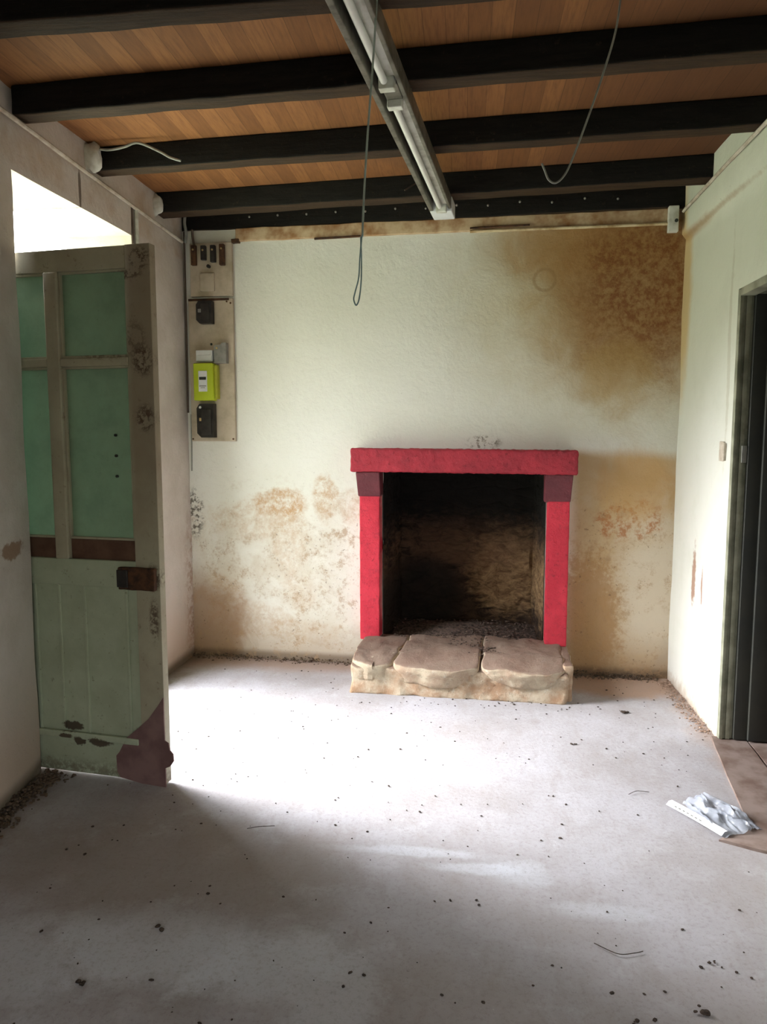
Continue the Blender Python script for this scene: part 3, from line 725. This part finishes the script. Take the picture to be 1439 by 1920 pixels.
# ------------------------------------------------------------------ electric boards in the back left corner
def bwthing(name, label, cat, s, z, y=0.0, group=None): return thing(name, label, cat, BW @ Matrix.Translation((s, y, z)), group)
fbd = bwthing('fuse_board', 'beige fuse board with four dark fuse carriers, topmost in the corner', 'fuse board', .19, 2.53)
obj('backboard', box(-.135, .145, -.030, 0, -.165, .165, r=.004), 'board', fbd)
for k, (x, z0, z1, mt) in enumerate(((-.100, .025, .150, 'rust'), (-.035, .055, .145, 'bakelite'), (.028, .040, .145, 'bakelite'), (.088, .020, .150, 'rust'))):
    c_ = obj('fuse_carrier', box(x-.017, x+.017, -.058, -.029, z0, z1, r=.006), mt, fbd)
    obj('screw', tube(bmesh.new(), [(x, -.062, z1-.03), (x, -.056, z1-.03)], .006, 10), 'copper', c_)
obj('knob', tube(bmesh.new(), [(-.005, -.05, .018), (-.005, -.029, .018)], .011, 12), 'bakelite', fbd)
obj('cover_box', box(-.065, .030, -.044, -.029, -.135, -.022, r=.005), 'board', fbd)
mb = bwthing('meter_board', 'tall beige meter backboard below the fuse board, carrying the lime meter', 'meter board', .185, 1.9)
obj('backboard', box(-.150, .150, -.026, 0, -.455, .450, r=.004), 'board', mb)
obj('top_strip', box(-.148, .125, -.031, -.020, .438, .452, r=.002), 'rust', mb)['label'] = 'dark rusty strip along the top edge'
obj('hole', tube(bmesh.new(), [(0, -.028, .165), (0, -.0255, .165)], .008, 12), 'ink', mb)['label'] = 'dark drilled hole'
for x, z in ((.135, -.44), (-.14, -.44), (.11, .465), (.135, .42)):
    obj('screw', tube(bmesh.new(), [(x, -.029, z if z < .44 else .43), (x, -.0255, z if z < .44 else .43)], .006, 10), 'rust', mb)
def chamfer(x0, x1, z0, z1, c):
    return [(x0+c, z0), (x1, z0), (x1, z1), (x0+c*.7, z1), (x0, z1-c), (x0, z0+c)]
sw = bwthing('switch', 'small black switch near the top of the meter board', 'switch', .158, 2.26, -.026)
obj('case', prism(chamfer(-.050, .052, -.070, .070, .022), -.05, 0), 'bakelite', sw); obj('button', box(-.036, -.014, -.058, -.048, -.002, .020, r=.003), 'greybox', sw)
obj('cover', box(-.018, .040, -.056, -.048, -.058, .055, r=.004), 'bakelite', sw)
br = bwthing('circuit_breaker', 'large black circuit breaker at the foot of the meter board, below the lime meter', 'circuit breaker', .153, 1.577, -.026)
obj('case', prism(chamfer(-.056, .056, -.108, .108, .028), -.055, 0), 'bakelite', br); obj('front', box(-.026, .046, -.066, -.054, -.09, .075, r=.006), 'bakelite', br)
obj('lever', box(-.034, -.020, -.072, -.054, -.002, .018, r=.003), 'copper', br); obj('screw', tube(bmesh.new(), [(-.03, -.062, .085), (-.03, -.054, .085)], .008, 10), 'white', br)
wb = bwthing('terminal_box', 'small white terminal box just above the lime meter', 'terminal box', .150, 1.989, -.026)
obj('case', box(-.056, .056, -.040, 0, -.036, .036, r=.005), 'white', wb); obj('lid', box(-.050, .050, -.046, -.039, -.030, .004, r=.003), 'white', wb)
gb = bwthing('junction_box', 'grey junction box with brass screw, right of the white terminal box', 'junction box', .257, 2.003, -.026)
obj('case', prism([(-.038, -.062), (.042, -.062), (.042, .066), (.015, .066), (.005, .052), (-.030, .052), (-.038, .04)], -.045, 0), 'greybox', gb)
obj('screw', tube(bmesh.new(), [(-.018, -.050, .032), (-.018, -.044, .032)], .007, 10), 'copper', gb)
em = bwthing('electricity_meter', 'lime green electricity meter with white display label', 'meter', .158, 1.823, -.026)
obj('case', box(-.070, .060, -.075, 0, -.118, .118, r=.008), 'lime', em)
obj('side_cover', box(.058, .080, -.050, 0, -.108, .108, r=.006), 'lime_side', em)
lb = obj('label_plate', box(-.034, .024, -.0785, -.074, -.062, .068, r=.002), 'white', em)
obj('display', box(-.028, .018, -.0805, -.078, .012, .030, r=.001), 'ink', lb)
obj('printed_line', box(-.028, .018, -.0795, -.078, -.030, -.024, r=.0005), 'greybox', lb); obj('printed_line', box(-.020, .010, -.0795, -.078, -.040, -.036, r=.0005), 'greybox', lb)

# conduits and cables (each one is one thing)
def cable(name, ctrl, r, mat, label, cat='cable', M=None, k=8, seg=8, smoothc=True):
    o = obj(name, tube(bmesh.new(), curve_pts(ctrl, k) if smoothc else ctrl, r, seg), mat, None, M, smooth=True)
    return tag(o, label, cat)
cable('conduit', [(.018, -.022, 2.77), (.016, -.022, 2.3), (.012, -.020, 1.63)], .007, 'cable_dark', 'dark conduit running down the back left corner beside the electric boards', 'conduit', BW)
cable('cable', [(.030, -.012, 1.62), (.026, -.010, 1.45), (.022, -.010, 1.25)], .005, 'cable_grey', 'thin grey cable continuing down the corner below the dark conduit', M=BW)
cable('conduit', [(-1.790, 1.2, 2.775), (-1.812, 2.93, 2.757), (-1.806, 3.5, 2.738), (-1.784, 4.68, 2.700)], .010, 'pipe_w', 'white conduit running along the top of the left wall above the doorway', 'conduit')
cable('conduit', [(1.228, 1.2, 2.785), (1.228, 3.43, 2.772), (1.228, 4.52, 2.750)], .009, 'pipe_w', 'white conduit running along the top of the right wall', 'conduit')
cable('conduit', [(1.83, -.032, 2.694), (2.4, -.032, 2.692), (2.965, -.032, 2.690)], .009, 'pipe_c', 'cream conduit along the batten at the top right of the back wall', 'conduit', BW)
cable('conduit', [(-1.800, 4.050, 2.72), (-1.800, 4.050, 2.3), (-1.800, 4.050, 1.6)], .012, 'plaster', 'short white vertical conduit beside the doorway behind the green door', 'conduit')
cable('conduit', [(-1.812, 4.018, 2.72), (-1.812, 4.018, 2.3), (-1.812, 4.018, 1.6)], .008, 'cable_dark', 'dark vertical strip for the gap at the far edge of the left doorway', 'conduit')  # dark strip standing in for the gap beside the white conduit
cable('iron_rod', [(.875, -.035, 2.690), (1.02, -.035, 2.692), (1.165, -.035, 2.694)], .007, 'rust', 'short dark iron rod on the batten behind the hanging wire', 'rod', BW)
cable('iron_rod', [(1.83, -.035, 2.712), (2.0, -.035, 2.714), (2.18, -.035, 2.716)], .006, 'rust', 'thin dark rod on the batten right of the light fixture', 'rod', BW)
tag(obj('rusty_bracket', box(.335, .385, -.035, .0, 2.688, 2.712, r=.004, step=.01, amp=.002, freq=40), 'rust', None, BW), 'small rusty bracket at the top right corner of the fuse board', 'bracket')
jb = thing('junction_box', 'pale rectangular junction box at the top of the back right corner', 'junction box', BW @ Matrix.Translation((2.985, -.022, 2.71)))
obj('case', box(-.030, .026, -.040, 0, -.072, .072, r=.005), 'plaster', jb); obj('cable_entry', tube(bmesh.new(), [(.012, -.046, -.012), (.012, -.038, -.012)], .010, 10), 'ink', jb)
# cable bundle in the top left corner
cable('cable', [(.035, -.03, 2.89), (.030, -.035, 2.82), (.040, -.04, 2.76), (.028, -.03, 2.70)], .010, 'cable_grey', 'grey cable bending down into the fuse board from the ceiling corner', M=BW)
cable('cable', [(.085, -.05, 2.775), (.080, -.035, 2.74), (.090, -.040, 2.68)], .008, 'cable_dark', 'short dark cable dropping into the top of the fuse board', M=BW)
# hanging wires
cable('ceiling_cable', [(-.266, 2.31, 2.79), (-.277, 2.30, 2.597), (-.294, 2.30, 2.388), (-.305, 2.30, 2.22), (-.311, 2.30, 2.09)], .0032, 'cable_green', 'thin grey green cable hanging straight down beside the fluorescent light')
lp = [(-.311, 2.295, 2.095), (-.318, 2.295, 2.03), (-.322, 2.296, 1.97), (-.334, 2.297, 1.925), (-.338, 2.298, 1.905), (-.331, 2.30, 1.888), (-.322, 2.30, 1.905), (-.316, 2.30, 1.95), (-.314, 2.30, 2.02), (-.316, 2.298, 2.09)]
cable('wire_loop', lp, .0022, 'cable_teal', 'twisted blue grey wire loop at the end of the hanging cable', 'wire')
cable('ceiling_cable', [(.486, 2.6, 2.897), (.472, 2.6, 2.782), (.432, 2.6, 2.64), (.388, 2.6, 2.508), (.345, 2.6, 2.392), (.322, 2.6, 2.345), (.295, 2.6, 2.322), (.272, 2.6, 2.332), (.258, 2.6, 2.362), (.248, 2.6, 2.385)], .0034, 'cable_grey', 'loose grey cable hanging with a hooked end, right of the fluorescent light')
cable('cable', [(-1.76, 3.575, 2.86), (-1.70, 3.560, 2.850), (-1.63, 3.555, 2.858), (-1.558, 3.555, 2.874), (-1.454, 3.550, 2.83), (-1.40, 3.550, 2.80), (-1.350, 3.555, 2.785)], .006, 'cable_grey', 'loose grey cable curving across the left end of the third beam')
cable('cable', [(-.235, 4.17, 2.78), (-.25, 4.10, 2.82), (-.285, 4.05, 2.79), (-.32, 4.02, 2.76)], .003, 'cable_dark', 'short thin dark cable stub hanging left of the light near its far end')

# ------------------------------------------------------------------ fluorescent light
FA = math.atan2(.216, 2.165)
fx = thing('fluorescent_light', 'long twin fluorescent batten light fixed under the dark beams, off', 'light', TR(-.122, 4.36, 2.778, -FA) )
# local: y negative = towards the camera along the fitting, x right, z down from the beams
L = -3.3
obj('body', gbox(bmesh.new(), -.022, .040, L, -.02, -.052, 0, r=.004), 'enamel', fx)
obj('side_rail', gbox(bmesh.new(), -.062, -.040, L, -.03, -.072, -.0, r=.003), 'steel', fx)
obj('side_rail', gbox(bmesh.new(), .042, .058, L, -.03, -.066, -.0, r=.003), 'steel', fx)
obj('gap_shade_strip', gbox(bmesh.new(), -.040, -.022, L, -.03, -.012, 0, r=.001), 'shadow_steel', fx)  # dark strip painting the shade inside the gap
obj('tube_lamp', tube(bmesh.new(), [(.000, -.205, -.066), (.000, -1.50, -.066)], .013, 14), 'tube', fx, smooth=True)
obj('tube_lamp', tube(bmesh.new(), [(.000, -1.66, -.066), (.000, L+.1, -.066)], .013, 14), 'tube', fx, smooth=True)
for y in (-.185, -1.505, -1.655, L+.09): obj('lamp_holder', box(-.020, .036, y-.018, y+.018, -.092, -.050, r=.004), 'plaster', fx)
obj('joint_cover', box(-.020, .040, -1.64, -1.52, -.066, -.050, r=.003), 'steel', fx)
obj('end_cap', box(-.058, .062, -.155, 0, -.080, 0, r=.006), 'white', fx)
for y in (-.06, -1.45, -2.1): obj('clip', box(-.064, .060, y-.006, y+.006, -.003, .004, r=.001), 'steel', fx)

# ------------------------------------------------------------------ litter on the floor
def scatter(name, fn, n, mat, label, cat, smin, smax, flat=.5, sub=1):
    bm = bmesh.new(); k = 0; tries = 0
    while k < n and tries < n*20:
        tries += 1; p = fn()
        if p is None: continue
        lump(bm, (p[0], p[1], (p[2] if len(p) > 2 else 0)+.002), random.uniform(smin, smax)*random.uniform(.6, 1), random.random()*40, sub, flat); k += 1
    return tag(obj(name, bm, mat), label, cat, kind='stuff')
def room_pt():
    x, y = random.uniform(-1.5, 1.2), random.uniform(1.2, 4.5)
    if .0 < x < 0 or (-.72 < x < .75 and y > 4.05): return None
    return (x, y)
scatter('floor_litter', room_pt, 420, 'crumb', 'dark crumbs and leaf bits scattered across the concrete floor', 'debris', .0025, .008, .45)
def near_hearth():
    x = random.gauss(.15, .55); y = random.uniform(3.95, 4.17) if -.7 < x < .72 else random.uniform(4.0, 4.5)
    return (x, y) if -.95 < x < .95 else None
scatter('hearth_crumbs', near_hearth, 70, 'crumb', 'dark crumbs fallen along the front foot of the hearth', 'debris', .003, .009, .5)
def left_foot():
    y = random.uniform(2.0, 2.97); x = -1.80+abs(random.gauss(0, .05))
    if x > -1.6: return None
    return (x-.02, y, max(0, .03-(x+1.82)*.3)*random.random())
scatter('rubble', left_foot, 900, 'dirt', 'crumbled earth and rubble heaped at the foot of the near left wall', 'rubble', .004, .014, .8)
def right_foot():
    y = random.uniform(3.68, 4.52); x = 1.25-abs(random.gauss(0, .035)); return (x, y, max(0, .02-(1.25-x)*.3)*random.random())
scatter('rubble', right_foot, 420, 'crust', 'flaked plaster and crumbs along the foot of the right wall', 'rubble', .002, .009, .7)
def back_foot():
    s = random.choice((random.uniform(0, 1.15), random.uniform(2.46, 3.0))); d = abs(random.gauss(0, .03))+.004
    v = BW @ Vector((s, -d, 0)); return (v.x, v.y, max(0, .03-d*.5)*random.random())
scatter('rubble', back_foot, 1000, 'dirt', 'dark dirt crumbs along the foot of the back wall', 'rubble', .002, .009, .8)
# larger countable bits
big = [(-.90, 2.02, .017, 'dark curled leaf bit left of centre in the shadowed floor'), (-1.02, 1.78, .016, 'dark crumb on the bare floor at the lower left'),
       (.63, 1.86, .022, 'largest dark lump on the floor at the lower right'), (.45, 1.80, .014, 'small dark crumb left of the largest lump, lower right'),
       (.72, 2.05, .014, 'dark crumb between the largest lump and the plastic sheet'), (.88, 3.97, .022, 'dark clump on the pale floor right of the hearth'),
       (.55, 3.52, .015, 'dark crumb on the pale floor in front of the right red jamb')]
for x, y, s, lab in big:
    bm = bmesh.new(); 
    for q in range(4): lump(bm, (x+random.uniform(-s, s)*.8, y+random.uniform(-s, s)*.6, s*.3), s*random.uniform(.25, .5), x*9+q, 2, .6)
    tag(obj('debris_clump', bm, 'crumb'), lab, 'debris', 'larger dark bits on the floor')
cable('twig', [(.40, 2.09, .006), (.46, 2.05, .007), (.51, 2.060, .006), (.535, 2.07, .006)], .0012, 'crumb', 'thin dark twig on the floor at the lower right', 'twig')
cable('twig', [(.70, 3.03, .006), (.74, 3.06, .008), (.79, 3.06, .006)], .0012, 'crumb', 'small curved twig on the floor behind the plastic sheet', 'twig')
cable('twig', [(-.80, 2.60, .006), (-.76, 2.615, .008), (-.70, 2.63, .006)], .0012, 'crumb', 'tiny dark twig in the shadow near the open green door', 'twig')

# crumpled plastic and printed paper strip
pb = bmesh.new(); n = 34; g = []
A, B, C_, D = Vector((.895, 2.965)), Vector((1.02, 3.075)), Vector((1.150, 2.790)), Vector((.965, 2.725))
for i in range(n+1):
    row = []
    for j in range(n+1):
        u, v = i/n, j/n; p = A.lerp(B, u).lerp(D.lerp(C_, u), v)
        e = noise.noise_vector(Vector((u*3.2, v*3.2, 4)))*.022; r_ = abs(noise.noise(Vector((u*5, v*1.6, 9))))+.6*abs(noise.noise(Vector((u*11, v*5, 2))))
        row.append(pb.verts.new((p.x+e.x, p.y+e.y, .010+.045*r_*(.35+math.sin(math.pi*u)*math.sin(math.pi*v)))))
    g.append(row)
for i in range(n):
    for j in range(n): pb.faces.new((g[i][j], g[i+1][j], g[i+1][j+1], g[i][j+1]))
o = obj('plastic_sheet', pb, 'plastic'); tag(o, 'crumpled clear plastic sheet lying on the floor by the right doorway', 'plastic sheet')
sm = o.modifiers.new('thickness', 'SOLIDIFY'); sm.thickness = .0008
a, b = Vector((.828, 2.945)), Vector((.968, 2.722)); d = (b-a).normalized(); nrm = Vector((d.y, -d.x))*-1
ps = thing('paper_strip', 'white paper strip with grey printed marks along the left edge of the plastic sheet', 'paper', Matrix.Translation((a.x, a.y, .004)))
bm = bmesh.new(); rows = []
for i in range(15):
    t_ = i/14; q = d*(b-a).length*t_; z = .010+.008*math.sin(t_*3)*.3
    rows.append([bm.verts.new((q.x+nrm.x*w_, q.y+nrm.y*w_, z+(.012 if w_ > .01 else 0))) for w_ in (0, .015, .032)])
for r0, r1 in zip(rows[:-1], rows[1:]):
    for k in range(2): bm.faces.new((r0[k], r0[k+1], r1[k+1], r1[k]))
o = obj('paper', bm, 'paper', ps); sm = o.modifiers.new('thickness', 'SOLIDIFY'); sm.thickness = .001
bm = bmesh.new()
for i in range(7):
    t_ = .16+i*.075; q = d*(b-a).length*t_+nrm*.008; z = .0115+.008*math.sin(t_*3)*.3+.006
    bmesh.ops.create_cube(bm, size=1, matrix=Matrix.Translation((q.x, q.y, z)) @ Matrix.Rotation(math.atan2(d.y, d.x), 4, 'Z') @ Matrix.Diagonal((.010, .010, .001, 1)))
m_ = obj('printed_mark', bm, 'greybox', ps); m_['label'] = 'grey printed marks'

# rear window frame (behind the camera, lets the soft light in)
wf = bmesh.new()
for b in ((-.1, .9, .7, .76), (-.1, .9, 2.14, 2.2), (-.1, -.04, .76, 2.14), (.84, .9, .76, 2.14), (.37, .43, .76, 2.14)): gbox(wf, b[0], b[1], -1.96, -1.91, b[2], b[3], r=.002)
struct(obj('window_1', wf, 'frame'))
